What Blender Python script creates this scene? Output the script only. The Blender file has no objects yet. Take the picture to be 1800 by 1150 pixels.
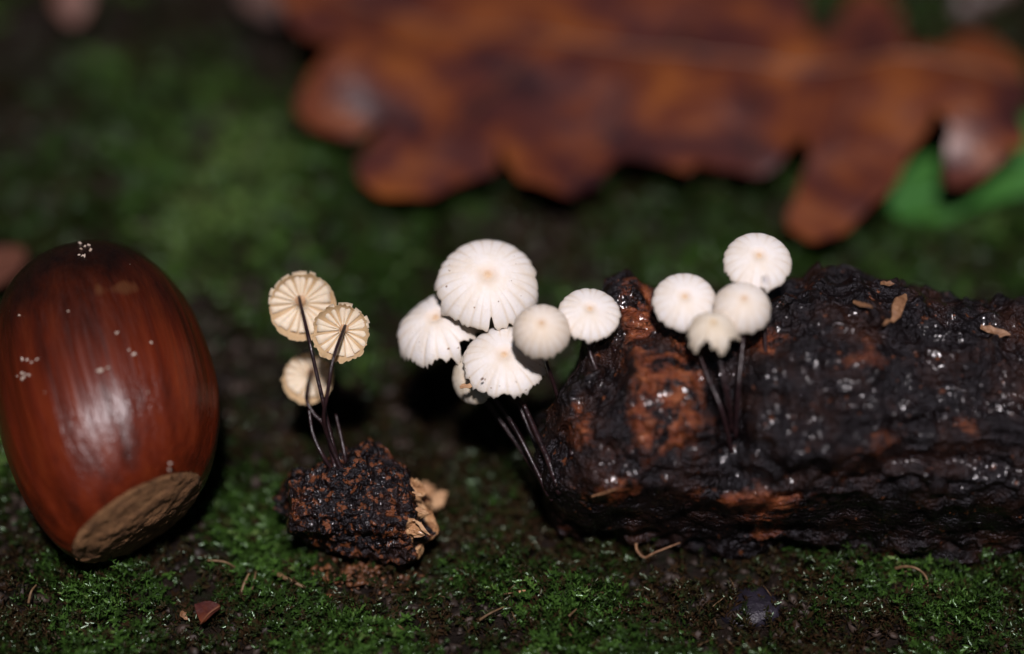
import bpy, bmesh, math, random
import numpy as np
from mathutils import Vector, Matrix
from mathutils.geometry import delaunay_2d_cdt

# ------------------------------------------------------------------ camera, sky, sun, exposure
# 1 unit = 1 cm (a close-up of a forest floor about 7.6 cm wide)
scene = bpy.context.scene
scene.unit_settings.system = 'METRIC'
scene.unit_settings.scale_length = 0.01
PITCH = math.radians(45)
DIST = 21.1                       # lens to the plane through P0
P0 = np.array([0.0, 0.0, 1.4])
LENS, SENSOR = 100.0, 36.0
RV = np.array([1.0, 0.0, 0.0])
UV = np.array([0.0, math.sin(PITCH), math.cos(PITCH)])
VV = np.array([0.0, math.cos(PITCH), -math.sin(PITCH)])
CAM = P0 - VV * DIST
cam_data = bpy.data.cameras.new('camera')
cam = bpy.data.objects.new('camera', cam_data)
scene.collection.objects.link(cam)
cam.location = CAM
cam.rotation_euler = (math.pi / 2 - PITCH, 0, 0)
cam_data.lens, cam_data.sensor_width = LENS, SENSOR
cam_data.clip_start, cam_data.clip_end = 0.5, 500
cam_data.dof.use_dof = True
cam_data.dof.focus_distance = DIST - 0.15
cam_data.dof.aperture_fstop = 0.1 / 1.5      # 15 mm wide aperture in cm units
scene.camera = cam

LIGHT_EL, LIGHT_AZ = math.radians(66), math.radians(3)
world = bpy.data.worlds.new('World'); scene.world = world; world.use_nodes = True
wn = world.node_tree
sky = wn.nodes.new('ShaderNodeTexSky'); sky.sky_type = 'NISHITA'; sky.sun_disc = False
sky.sun_elevation = LIGHT_EL; sky.sun_rotation = math.pi - LIGHT_AZ
wn.links.new(sky.outputs[0], wn.nodes['Background'].inputs[0])
wn.nodes['Background'].inputs[1].default_value = 0.008
flash_data = bpy.data.lights.new('flash', 'SUN'); flash = bpy.data.objects.new('flash', flash_data)
scene.collection.objects.link(flash)
flash_data.energy = 4.0; flash_data.angle = math.radians(5); flash_data.color = (1.0, 0.92, 0.95)  # directional lamp standing in for the camera flash, from above the lens
sdir = Vector((math.sin(LIGHT_AZ) * math.cos(LIGHT_EL), -math.cos(LIGHT_AZ) * math.cos(LIGHT_EL), math.sin(LIGHT_EL)))
flash.rotation_euler = sdir.to_track_quat('Z', 'Y').to_euler(); flash.location = sdir * 60
vs = scene.view_settings
vs.view_transform = 'Standard'; vs.look = 'None'; vs.exposure = 0.0; vs.gamma = 1.0
scene.render.engine = 'CYCLES'
scene.cycles.use_denoising = True
scene.cycles.max_bounces = 6

# ------------------------------------------------------------------ helpers
rng = np.random.default_rng(7); random.seed(7)
PXW = SENSOR / LENS / 1800.0
def C(px, py, d=0.0):
    """the point seen at photograph pixel (px, py), d cm beyond the plane through P0"""
    k = DIST + d
    return CAM + VV * k + RV * ((px - 900) * PXW * k) + UV * ((575 - py) * PXW * k)
def G(px, py, z=0.0):
    r = VV + RV * ((px - 900) * PXW) + UV * ((575 - py) * PXW)
    return CAM + r * ((z - CAM[2]) / r[2])
def camvec(x, y, z):              # x right, y up, z towards the lens
    v = RV * x + UV * y - VV * z
    return v / np.linalg.norm(v)
def depth(p): return float(np.dot(np.asarray(p) - CAM, VV)) - DIST
S = PXW * DIST                    # cm per photograph pixel

def _hash(ix, iy, iz, seed):
    h = (ix.astype(np.int64) * 374761393 + iy.astype(np.int64) * 668265263 + iz.astype(np.int64) * 2147483647 + seed * 1274126177) & 0xffffffff
    h = ((h ^ (h >> 13)) * 1274126177) & 0xffffffff
    h = ((h ^ (h >> 16)) * 2246822519) & 0xffffffff
    return ((h ^ (h >> 15)) & 0xffffff) / float(0xffffff) * 2 - 1
def vnoise(p, seed=0):
    i = np.floor(p).astype(np.int64); f = p - i; f = f * f * f * (f * (f * 6 - 15) + 10)
    out = 0
    for dx in (0, 1):
        wx = f[:, 0] if dx else 1 - f[:, 0]
        for dy in (0, 1):
            wy = f[:, 1] if dy else 1 - f[:, 1]
            for dz in (0, 1):
                wz = f[:, 2] if dz else 1 - f[:, 2]
                out = out + wx * wy * wz * _hash(i[:, 0] + dx, i[:, 1] + dy, i[:, 2] + dz, seed)
    return out
def fbm(p, octv=4, seed=0, gain=0.5):
    p = np.asarray(p, float); a, o, t = 1.0, 0, 0
    for k in range(octv):
        o = o + a * vnoise(p * 2 ** k + 17.3 * k, seed + k); t += a; a *= gain
    return o / t
def n2(x, y, sc, octv=3, seed=0):
    x = np.atleast_1d(np.asarray(x, float)); y = np.atleast_1d(np.asarray(y, float))
    return fbm(np.stack([x * sc, y * sc, np.zeros_like(x) + .37], 1), octv, seed)

def link(o): scene.collection.objects.link(o); return o
def mesh(name, verts, faces, mat=None, smooth=True, attrs=None):
    me = bpy.data.meshes.new(name)
    verts = np.asarray(verts, np.float32)
    if isinstance(faces, np.ndarray):
        n, k = faces.shape
        me.vertices.add(len(verts)); me.vertices.foreach_set('co', verts.ravel())
        me.loops.add(n * k); me.loops.foreach_set('vertex_index', faces.astype(np.int32).ravel())
        me.polygons.add(n); me.polygons.foreach_set('loop_start', np.arange(0, n * k, k, dtype=np.int32))
        me.update(calc_edges=True)
    else:
        me.from_pydata([tuple(map(float, v)) for v in verts], [], [tuple(map(int, f)) for f in faces]); me.update()
    if smooth: me.polygons.foreach_set('use_smooth', np.ones(len(me.polygons), bool))
    for k, v in (attrs or {}).items():
        a = me.attributes.new(k, 'FLOAT', 'POINT'); a.data.foreach_set('value', np.asarray(v, np.float32))
    if mat: me.materials.append(mat)
    return me
def obj(name, me, parent=None, loc=None):
    o = link(bpy.data.objects.new(name, me))
    if loc is not None: o.location = loc
    if parent: o.parent = parent
    return o
def tag(o, label=None, cat=None, group=None, kind=None):
    for k, v in (('label', label), ('category', cat), ('group', group), ('kind', kind)):
        if v: o[k] = v
    return o
def thing(name, label, cat, loc, group=None):
    return tag(obj(name, None, None, loc), label, cat, group)
def catmull(P, n):
    P = np.asarray(P, float); Q = np.vstack([2 * P[0] - P[1], P, 2 * P[-1] - P[-2]])
    out = []
    for i in range(1, len(Q) - 2):
        for t in np.linspace(0, 1, n, endpoint=False):
            out.append(.5 * (2 * Q[i] + (Q[i + 1] - Q[i - 1]) * t + (2 * Q[i - 1] - 5 * Q[i] + 4 * Q[i + 1] - Q[i + 2]) * t * t + (-Q[i - 1] + 3 * Q[i] - 3 * Q[i + 1] + Q[i + 2]) * t ** 3))
    out.append(Q[-2]); return np.array(out)
def tube(pts, rad, n=8, wob=0.0):
    """a tapering tube along pts (already smooth); rad is an array"""
    pts = np.asarray(pts, float); rad = np.broadcast_to(np.asarray(rad, float), (len(pts),))
    T = np.gradient(pts, axis=0); T /= np.linalg.norm(T, axis=1)[:, None] + 1e-9
    nrm = np.cross(T[0], [.3, .2, .9]); nrm /= np.linalg.norm(nrm)
    V, F = [], []
    for i in range(len(pts)):
        nrm = nrm - T[i] * np.dot(nrm, T[i]); nrm /= np.linalg.norm(nrm)
        b = np.cross(T[i], nrm)
        for j in range(n):
            a = 2 * math.pi * j / n
            V.append(pts[i] + rad[i] * (1 + wob * (rng.random() - .5)) * (nrm * math.cos(a) + b * math.sin(a)))
    for i in range(len(pts) - 1):
        for j in range(n):
            F.append((i * n + j, i * n + (j + 1) % n, (i + 1) * n + (j + 1) % n, (i + 1) * n + j))
    F.append(tuple(range(n - 1, -1, -1))); F.append(tuple(range((len(pts) - 1) * n, len(pts) * n)))
    return np.array(V), F

# ------------------------------------------------------------------ materials
class Mat:
    def __init__(s, name):
        s.m = bpy.data.materials.new(name); s.m.use_nodes = True; s.t = s.m.node_tree
        s.b = s.t.nodes['Principled BSDF']; s.c = None
    def n(s, typ, **kw):
        nd = s.t.nodes.new(typ)
        for k, v in kw.items(): setattr(nd, k, v)
        return nd
    def set(s, nd, key, val):
        i = nd.inputs[key]
        if hasattr(val, 'is_output') or isinstance(val, bpy.types.NodeSocket): s.t.links.new(val, i)
        else: i.default_value = val
        return nd
    def co(s):
        if not s.c: s.c = s.n('ShaderNodeTexCoord').outputs['Object']
        return s.c
    def noise(s, scale, detail=4, rough=.55, vec=None, stretch=None, dist=0):
        nd = s.n('ShaderNodeTexNoise')
        v = vec or s.co()
        if stretch:
            mp = s.n('ShaderNodeMapping'); s.t.links.new(v, mp.inputs[0]); mp.inputs['Scale'].default_value = stretch; v = mp.outputs[0]
        s.t.links.new(v, nd.inputs['Vector'])
        nd.inputs['Scale'].default_value = scale; nd.inputs['Detail'].default_value = detail; nd.inputs['Roughness'].default_value = rough
        nd.inputs['Distortion'].default_value = dist
        return nd.outputs['Fac']
    def ramp(s, fac, stops):
        r = s.n('ShaderNodeValToRGB'); s.t.links.new(fac, r.inputs[0]); e = r.color_ramp.elements
        for i, (p, c) in enumerate(stops):
            el = e[i] if i < 2 else e.new(p)
            el.position = p; el.color = (*c, 1) if len(c) == 3 else c
        return r.outputs[0]
    def g(s, fac, lo, hi):           # a grey ramp used as a mask
        return s.ramp(fac, [(lo, (0, 0, 0)), (hi, (1, 1, 1))])
    def mix(s, fac, a, b, mode='MIX'):
        m = s.n('ShaderNodeMix', data_type='RGBA', blend_type=mode)
        for k, v in ((0, fac), (6, a), (7, b)):
            if isinstance(v, bpy.types.NodeSocket): s.t.links.new(v, m.inputs[k])
            else: m.inputs[k].default_value = v if k == 0 else (*v, 1)
        return m.outputs[2]
    def attr(s, name): return s.n('ShaderNodeAttribute', attribute_name=name).outputs['Fac']
    def math(s, op, a, b=0.0):
        m = s.n('ShaderNodeMath', operation=op)
        for k, v in ((0, a), (1, b)):
            if isinstance(v, bpy.types.NodeSocket): s.t.links.new(v, m.inputs[k])
            else: m.inputs[k].default_value = v
        return m.outputs[0]
    def bump(s, h, strength, dist):
        b = s.n('ShaderNodeBump'); b.inputs['Strength'].default_value = strength; b.inputs['Distance'].default_value = dist
        s.t.links.new(h, b.inputs['Height']); s.t.links.new(b.outputs[0], s.b.inputs['Normal']); return b
    def out(s, col=None, rough=.5, **kw):
        if col is not None:
            if isinstance(col, bpy.types.NodeSocket): s.t.links.new(col, s.b.inputs['Base Color'])
            else: s.b.inputs['Base Color'].default_value = (*col, 1)
        if isinstance(rough, bpy.types.NodeSocket): s.t.links.new(rough, s.b.inputs['Roughness'])
        else: s.b.inputs['Roughness'].default_value = rough
        for k, v in kw.items(): s.b.inputs[k.replace('_', ' ')].default_value = v
        return s.m

def m_soil():
    m = Mat('soil')
    c = m.ramp(m.noise(1.6, 6, .7), [(.3, (.004, .003, .002)), (.5, (.018, .011, .008)), (.62, (.012, .016, .007)), (.75, (.045, .027, .020))])
    m.bump(m.noise(14, 5, .7), 1.0, .12)
    return m.out(c, m.ramp(m.noise(5), [(.35, (.35,) * 3), (.65, (.8,) * 3)]), Specular_IOR_Level=.2)
def m_moss():
    m = Mat('moss_leaf')
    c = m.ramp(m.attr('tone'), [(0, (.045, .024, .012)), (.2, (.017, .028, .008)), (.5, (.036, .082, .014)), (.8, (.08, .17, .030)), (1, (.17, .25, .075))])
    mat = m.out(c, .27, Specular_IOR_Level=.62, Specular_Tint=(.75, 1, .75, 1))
    tr = m.n('ShaderNodeBsdfTranslucent'); m.t.links.new(c, tr.inputs[0])
    mx = m.n('ShaderNodeMixShader'); mx.inputs[0].default_value = .25
    m.t.links.new(m.b.outputs[0], mx.inputs[1]); m.t.links.new(tr.outputs[0], mx.inputs[2])
    m.t.links.new(mx.outputs[0], m.t.nodes['Material Output'].inputs[0])
    return mat
def m_cap(name, base, spot, under):
    m = Mat(name)
    rad = m.attr('rad')
    c = m.ramp(rad, [(0, spot), (.04, spot), (.12, tuple(.35 * a + .65 * b for a, b in zip(spot, base))), (.30, base), (.9, base), (1, tuple(v * k for v, k in zip(base, (.93, .88, .78))))])
    c = m.mix(m.g(m.noise(5, 5, .6), .42, .75), c, tuple(v * k for v, k in zip(base, (.90, .82, .70))))
    c = m.mix(m.g(m.attr('furrow'), .15, .9), c, tuple(v * k for v, k in zip(base, (.85, .77, .66))))
    c = m.mix(m.g(m.attr('under'), .4, .6), c, under)
    c = m.mix(m.g(m.noise(26, 2, .4), .74, .78), c, (.25, .16, .10))
    m.bump(m.noise(40, 4, .6), .25, .02)
    return m.out(c, .55, Subsurface_Weight=.25, Subsurface_Radius=(.05, .04, .03), Subsurface_Scale=1.0, Specular_IOR_Level=.3)
def m_bark(name, pale=False, spk=(13, .66)):
    m = Mat(name)
    n1 = m.noise(2.2, 6, .65)
    c = m.ramp(n1, [(.25, (.002, .0015, .0015)), (.5, (.006, .0035, .0035)), (.62, (.020, .008, .005)), (.8, (.06, .018, .007))])
    wood = m.ramp(m.noise(6, 5, .7, stretch=(1, 2.5, 2.5)), [(.3, (.03, .008, .003)), (.48, (.15, .036, .012)), (.70, (.33, .11, .042))])
    pits = m.g(m.noise(3.6, 6, .7, dist=.6), .45, .52)
    msk = m.mix(1.0, m.g(m.math('ADD', m.attr('wood'), m.math('MULTIPLY', m.math('SUBTRACT', m.noise(2.6, 5, .7), .5), 1.6)), .35, .7), pits, 'MULTIPLY')
    c = m.mix(msk, c, wood)
    c = m.mix(m.g(m.noise(spk[0], 3, .6), spk[1], spk[1] + .06), c, (.14, .045, .016))
    if pale: c = m.mix(m.g(m.attr('pale'), .4, .6), c, m.ramp(m.noise(9, 4, .7), [(.3, (.16, .06, .02)), (.5, (.45, .24, .11)), (.7, (.60, .40, .22))]))
    h = m.math('ADD', m.math('MULTIPLY', m.noise(7, 5, .63, stretch=(.45, 1, 1)), .8), m.math('MULTIPLY', m.noise(36, 3, .6), .22))
    m.bump(h, 1.0, .12)
    m.t.links.new(m.ramp(m.noise(3.2, 4, .65), [(.44, (.0,) * 3), (.64, (.7,) * 3)]), m.b.inputs['Coat Weight'])
    return m.out(c, m.ramp(m.noise(4, 3), [(.35, (.22,) * 3), (.65, (.46,) * 3)]), Specular_IOR_Level=.30, Specular_Tint=(.86, .88, 1, 1), Coat_Roughness=.15, Coat_Tint=(1, 1, 1, 1))
def m_simple(name, lo, hi, scale=8, rough=.6, bumpd=.02, stretch=None, **kw):
    m = Mat(name)
    c = m.ramp(m.noise(scale, 5, .65, stretch=stretch), [(.32, lo), (.68, hi)])
    if bumpd: m.bump(m.noise(scale * 2.5, 4, .6, stretch=stretch), .6, bumpd)
    return m.out(c, rough, **kw)
def m_leaf(name, stops, rough, scale=.8):
    m = Mat(name)
    c = m.ramp(m.noise(scale, 5, .6, dist=.4), stops)
    m.bump(m.noise(7, 4, .6), .5, .05)
    return m.out(c, rough, Specular_IOR_Level=.5, Coat_Weight=.2, Coat_Roughness=.35)
def m_acorn():
    m = Mat('acorn_shell')
    streak = m.noise(7, 5, .65, stretch=(1, 1, .07))
    fine = m.noise(42, 3, .6, stretch=(1, 1, .035))
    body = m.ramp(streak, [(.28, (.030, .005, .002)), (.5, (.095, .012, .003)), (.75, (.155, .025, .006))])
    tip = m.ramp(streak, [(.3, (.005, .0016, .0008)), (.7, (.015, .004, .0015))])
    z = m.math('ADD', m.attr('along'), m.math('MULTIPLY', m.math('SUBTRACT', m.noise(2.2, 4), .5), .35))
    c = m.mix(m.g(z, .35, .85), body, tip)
    c = m.mix(m.g(m.attr('worn'), .45, .7), c, (.07, .024, .009))
    h = m.math('ADD', m.math('MULTIPLY', fine, .5), m.math('MULTIPLY', streak, .5))
    m.bump(h, .5, .03)
    return m.out(c, m.ramp(fine, [(.3, (.25,) * 3), (.7, (.38,) * 3)]), Specular_IOR_Level=.45, Coat_Weight=.0, Coat_Roughness=.2)
def m_scar():
    m = Mat('acorn_scar')
    c = m.ramp(m.noise(9, 6, .7, stretch=(1, 1, 1)), [(.3, (.10, .045, .018)), (.5, (.24, .115, .045)), (.72, (.36, .19, .08))])
    m.bump(m.noise(16, 5, .7), .9, .05)
    return m.out(c, .8)
SOIL, MOSS = m_soil(), m_moss()
CAP = m_cap('cap_white', (.83, .78, .73), (.60, .34, .14), (.62, .50, .36))
CAPB = m_cap('cap_cream', (.74, .66, .54), (.45, .24, .11), (.52, .36, .20))
GILL = m_simple('gill', (.62, .50, .35), (.80, .70, .55), 10, .4, 0, Subsurface_Weight=.3, Subsurface_Radius=(.05, .035, .02), Subsurface_Scale=1.0)
STEM = m_simple('stem', (.006, .003, .004), (.028, .011, .012), 14, .32, .01, Specular_IOR_Level=.6)
COLLAR = m_simple('stem_top', (.42, .22, .11), (.60, .40, .24), 14, .45, 0)
BARK, TWIG = m_bark('wet_bark'), m_bark('wet_twig', True, (17, .545))
PALEWOOD = m_simple('pale_wood', (.30, .14, .06), (.55, .34, .18), 9, .6, .03, (1, 3, 1))
DRY = m_simple('dry_strand', (.07, .04, .018), (.20, .12, .055), 12, .6, .01)
SPLINT = m_simple('splinter_wood', (.12, .05, .02), (.30, .16, .08), 14, .55, .02)
CRUMB = m_simple('wood_crumb', (.010, .005, .004), (.22, .085, .032), 6, .45, .03)
DIRT = m_simple('dirt_crumb', (.006, .004, .003), (.05, .030, .020), 5, .65, .03)
DUST = m_simple('dust', (.30, .22, .16), (.62, .52, .44), 6, .7, 0)
PEB = m_simple('dark_stone', (.005, .004, .007), (.020, .016, .027), 7, .45, .03)
OAK = m_leaf('oak_leaf', [(.36, (.022, .005, .006)), (.45, (.055, .013, .010)), (.53, (.10, .023, .008)), (.66, (.19, .054, .010))], .45, 1.2)
OAKP = m_leaf('oak_leaf_pink', [(.3, (.06, .02, .012)), (.7, (.13, .048, .028))], .5)
VEIN = m_simple('leaf_vein', (.10, .03, .012), (.15, .05, .02), 5, .5, 0)
GREEN = m_leaf('green_leaf', [(.3, (.018, .08, .013)), (.7, (.045, .15, .026))], .4)
GVEIN = m_simple('green_vein', (.05, .19, .05), (.09, .26, .08), 5, .5, 0)
DULL = m_leaf('dull_leaf', [(.3, (.04, .022, .018)), (.7, (.11, .07, .06))], .5)

# ------------------------------------------------------------------ layout of the main pieces
ACORN_C = C(184, 681, 0.10)
ax = np.array([-.30, .954]); TAU = math.radians(22)
ACORN_AX = math.cos(TAU) * (RV * ax[0] + UV * ax[1]) + math.sin(TAU) * VV     # scar end -> tip
ACORN_L, ACORN_R = 2.30, .815
tipxy = ACORN_C + ACORN_AX * .75

def height(x, y):
    x = np.atleast_1d(np.asarray(x, float)); y = np.atleast_1d(np.asarray(y, float))
    h = .22 * n2(x, y, .33, 2, 3) + .13 * n2(x, y, 1.1, 3, 5) + .06 * n2(x, y, 3.2, 2, 9) - .04
    for (p, a, s) in ((tipxy, .45, .75),):
        h = h + a * np.exp(-((x - p[0]) ** 2 + (y - p[1]) ** 2) / s ** 2)
    d = np.exp(-((x - ACORN_C[0] - .1) ** 2 + (y - ACORN_C[1] + .55) ** 2) / .5 ** 2)
    return h * (1 - .8 * d) - .05 * d

# ------------------------------------------------------------------ ground, moss, litter crumbs
def axis_grid(lo, hi, a, b, fine, coarse):
    g = [np.arange(a, b, fine)]
    left = a - np.cumsum(np.geomspace(fine * 2, coarse, 14)); left = left[left > lo]
    right = b + np.cumsum(np.geomspace(fine * 2, coarse, 14)); right = right[right < hi]
    return np.unique(np.concatenate([[lo], left, g[0], right, [hi]]))
gx = axis_grid(-90, 90, -6.5, 6.5, .05, 15); gy = axis_grid(-60, 120, -5, 9.5, .05, 15)
X, Y = np.meshgrid(gx, gy)
Z = height(X.ravel(), Y.ravel()) + .02 * n2(X.ravel(), Y.ravel(), 9, 2, 21)
idx = np.arange(X.size).reshape(X.shape)
quads = np.stack([idx[:-1, :-1].ravel(), idx[:-1, 1:].ravel(), idx[1:, 1:].ravel(), idx[1:, :-1].ravel()], 1)
tag(obj('ground', mesh('ground', np.stack([X.ravel(), Y.ravel(), Z], 1), quads, SOIL)), kind='structure')

BARE = [(430, 690, .75), (500, 760, .5), (110, 260, 1.1), (440, 60, 1.3), (60, 60, .8), (250, 360, .6), (520, 130, .5), (580, 440, .4), (880, 375, .5), (330, 960, .4), (40, 900, .45), (640, 1010, .6),
        (1330, 1080, .45), (1250, 1010, .45), (390, 1110, .35), (840, 1095, .35), (1520, 1100, .4), (1000, 440, .5), (330, 1070, .3), (680, 700, .5)]
LUSH = [(360, 260, 1.4), (560, 300, 1.0), (250, 180, 1.0), (760, 420, .7), (1080, 400, .7), (700, 640, .5), (420, 210, .7), (200, 1020, .6), (520, 1090, .6), (900, 1010, .6), (1400, 1090, .5), (1700, 1060, .8), (1500, 1040, .4), (440, 940, .4), (640, 380, .5), (1150, 330, .7)]
def cover(x, y):
    c = .5 + .75 * n2(x, y, .75, 3, 31) + .28 * n2(x, y, 2.6, 2, 33)
    for L, a in ((BARE, -.70), (LUSH, .5)):
        for px, py, s in L:
            g = G(px, py); c = c + a * (1.7 if py > 900 and a < 0 else 1) * np.exp(-((x - g[0]) ** 2 + (y - g[1]) ** 2) / s ** 2)
    return c + .02 - .06 * (y < .5)
def moss_field():
    P = []
    for (x0, x1, y0, y1, dens) in ((-5.2, 5.2, -4.6, .6, 560), (-6, 6, .6, 3.4, 210), (-8, 8, 3.4, 9.5, 85), (-9, -5.2, -4.6, 3.4, 60), (5.2, 9, -4.6, 3.4, 60)):
        n = int((x1 - x0) * (y1 - y0) * dens)
        P.append(np.stack([rng.uniform(x0, x1, n), rng.uniform(y0, y1, n)], 1))
    P = np.vstack(P); cv = cover(P[:, 0], P[:, 1])
    keep = (cv + rng.uniform(-.3, .3, len(P)) > .26) | (rng.random(len(P)) < .28)
    P, cv = P[keep], cv[keep]; n = len(P)
    z = height(P[:, 0], P[:, 1])
    base = np.column_stack([P, z - .01])
    far = np.clip((P[:, 1] - 1) / 5, 0, 1)
    az = 2.2 * n2(P[:, 0], P[:, 1], .9, 2, 41) * math.pi + rng.normal(0, .9, n)
    el = rng.uniform(.05, 1.2, n); ln = rng.uniform(.12, .30, n) * (1 + .5 * far) * np.clip(.6 + .6 * cv, .6, 1.3)
    D = np.column_stack([np.cos(el) * np.cos(az), np.cos(el) * np.sin(az), np.sin(el)])
    side = np.cross(D, [0, 0, 1.0]); side /= np.linalg.norm(side, axis=1)[:, None] + 1e-6
    up = np.cross(side, D)
    K = 15; V, Tn = [], []
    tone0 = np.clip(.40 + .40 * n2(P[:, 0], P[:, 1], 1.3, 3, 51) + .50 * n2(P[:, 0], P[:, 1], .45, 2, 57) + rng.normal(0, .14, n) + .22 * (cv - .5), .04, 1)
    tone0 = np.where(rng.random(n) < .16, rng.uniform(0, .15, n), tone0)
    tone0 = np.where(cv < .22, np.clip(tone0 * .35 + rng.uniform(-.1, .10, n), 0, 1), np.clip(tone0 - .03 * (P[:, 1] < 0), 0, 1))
    for k in range(K):
        t = (k + .5) / K
        c = base + D * (ln * t)[:, None] + np.array([0, 0, 1.0]) * (.05 * math.sin(t * 2.6))
        c[:, 2] -= ln * t * t * .25
        a = k * 2.4 + rng.normal(0, .3, n)
        rad = side * np.cos(a)[:, None] + up * np.sin(a)[:, None]
        ld = D * (.45 + .5 * t) + rad * (.95 - .45 * t) + rng.normal(0, .12, (n, 3)); ld /= np.linalg.norm(ld, axis=1)[:, None]
        w = np.cross(ld, D); w /= np.linalg.norm(w, axis=1)[:, None] + 1e-6
        nn = np.cross(w, ld)
        L = rng.uniform(.036, .078, n) * (1 + .6 * far) * (1.15 - .5 * t); W = L * rng.uniform(.15, .24, n)
        V.append(np.stack([c, c + ld * (L * .45)[:, None] + w * W[:, None] + nn * (W * .5)[:, None], c + ld * L[:, None] - nn * (L * .18)[:, None], c + ld * (L * .45)[:, None] - w * W[:, None] + nn * (W * .5)[:, None]], 1))
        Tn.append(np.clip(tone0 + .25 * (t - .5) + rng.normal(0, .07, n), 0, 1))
    V = np.stack(V, 1).reshape(-1, 3); Tn = np.repeat(np.stack(Tn, 1).ravel(), 4)
    q = np.arange(len(V)).reshape(-1, 4)
    F = np.vstack([q[:, [0, 1, 2]], q[:, [0, 2, 3]]])
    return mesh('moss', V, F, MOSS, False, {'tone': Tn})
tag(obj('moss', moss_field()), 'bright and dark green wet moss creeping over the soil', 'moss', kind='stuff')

ICO = bmesh.new(); bmesh.ops.create_icosphere(ICO, subdivisions=1, radius=1.0)
IV = np.array([v.co[:] for v in ICO.verts]); IF = np.array([[v.index for v in f.verts] for f in ICO.faces]); ICO.free()
def crumbs(name, pos, size, mat, squash=(1, 1, .7)):
    V, F = [], []
    for i, (p, s) in enumerate(zip(pos, size)):
        M = np.array(Matrix.Rotation(rng.uniform(0, 6.3), 3, Vector(rng.normal(size=3)).normalized()))
        v = IV * (1 + .6 * rng.uniform(-1, 1, (12, 1))) * rng.uniform(.6, 1.3, 3) * s
        v[:, 0] *= rng.uniform(1, 1.9); V.append(v @ M.T * np.array(squash) + p); F.append(IF + 12 * i)
    return mesh(name, np.vstack(V), np.vstack(F), mat, False)
n = 5200
q = np.column_stack([rng.uniform(-5, 5, n), rng.uniform(-4.4, 4, n)]); q = q[cover(q[:, 0], q[:, 1]) + rng.uniform(-.3, .3, n) < .52]
sz = np.minimum(rng.gamma(2.0, .012, len(q)) + .010, .05)
tag(obj('soil_crumbs', crumbs('soil_crumbs', np.column_stack([q, height(q[:, 0], q[:, 1]) + sz * .5]), sz, DIRT)), 'loose dark soil crumbs and litter specks between the moss patches', 'soil', kind='stuff')

# ------------------------------------------------------------------ wet bark log and small twig chunk
def rough_log(px_pts, depths, topf, botf, rV, startf, endf, seed, nu, nv, amp, cap_start=.10, cap_end=.10, freq=1.0, woodf=None):
    """a knobbly piece of wood: px_pts the centre line in photograph pixels, topf/botf(s) its half heights, rV half thickness along the view"""
    line = catmull([C(px, py, d) for (px, py), d in zip(px_pts, depths)], 40)
    seg = np.r_[0, np.cumsum(np.linalg.norm(np.diff(line, axis=0), axis=1))]; Ltot = seg[-1]
    ph = np.linspace(0, 2 * math.pi, nv, endpoint=False)
    s0 = startf(ph); s1 = Ltot - endf(ph)                         # uneven broken ends
    t = np.linspace(0, 1, nu)
    e = np.ones(nu); ca = t < cap_start; cb = t > 1 - cap_end
    tt = t.copy()
    e[ca] = np.sqrt(np.clip(1 - (1 - t[ca] / cap_start) ** 3.0, 0, 1)); e[cb] = np.sqrt(np.clip(1 - ((t[cb] - (1 - cap_end)) / cap_end) ** 3.0, 0, 1))
    flat = .35
    tt[ca] = cap_start * (1 - (1 - t[ca] / cap_start) * flat); tt[cb] = 1 - cap_end + cap_end * ((t[cb] - 1 + cap_end) / cap_end) * flat
    tt = (tt - tt.min()) / (tt.max() - tt.min())
    Sg = s0[None, :] + (s1 - s0)[None, :] * tt[:, None]
    ctr = np.stack([np.interp(Sg.ravel(), seg, line[:, k]) for k in range(3)], 1).reshape(nu, nv, 3)
    cu = np.cos(ph)[None, :]; sv = np.sin(ph)[None, :]
    top = topf(Sg); bot = botf(Sg)
    hu = np.where(cu > 0, top, bot)
    base = ctr + (cu * hu * e[:, None])[..., None] * UV - (sv * rV(Sg) * e[:, None])[..., None] * VV
    N = (cu / hu)[..., None] * UV - (sv / rV(Sg))[..., None] * VV; N /= np.linalg.norm(N, axis=2)[..., None]
    b = base.reshape(-1, 3)
    st = b * np.array([.55, 1, 1]) * freq
    d = .50 * fbm(st * 1.1, 3, seed) + .34 * fbm(st * 3.0, 3, seed + 10) + .22 * (1 - 2 * np.abs(fbm(st * 5.2, 2, seed + 20))) + .20 * fbm(b * 11 * freq, 3, seed + 30)
    w = fbm(b * 1.5 * freq, 3, seed + 40) if woodf is None else woodf(b)
    out = b + N.reshape(-1, 3) * (d * amp)[:, None] * np.repeat(np.clip(e, .3, 1), nv)[:, None] + (RV * 1.0)[None, :] * (fbm(b * 4 * freq, 3, seed + 50) * amp * .9)[:, None] * np.repeat(1 - np.clip(e * .9, 0, 1), nv)[:, None]
    i = np.arange(nu * nv).reshape(nu, nv); j = np.roll(i, -1, axis=1)
    F = np.stack([i[:-1].ravel(), i[1:].ravel(), j[1:].ravel(), j[:-1].ravel()], 1)
    return out, F, w, N.reshape(-1, 3)

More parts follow.
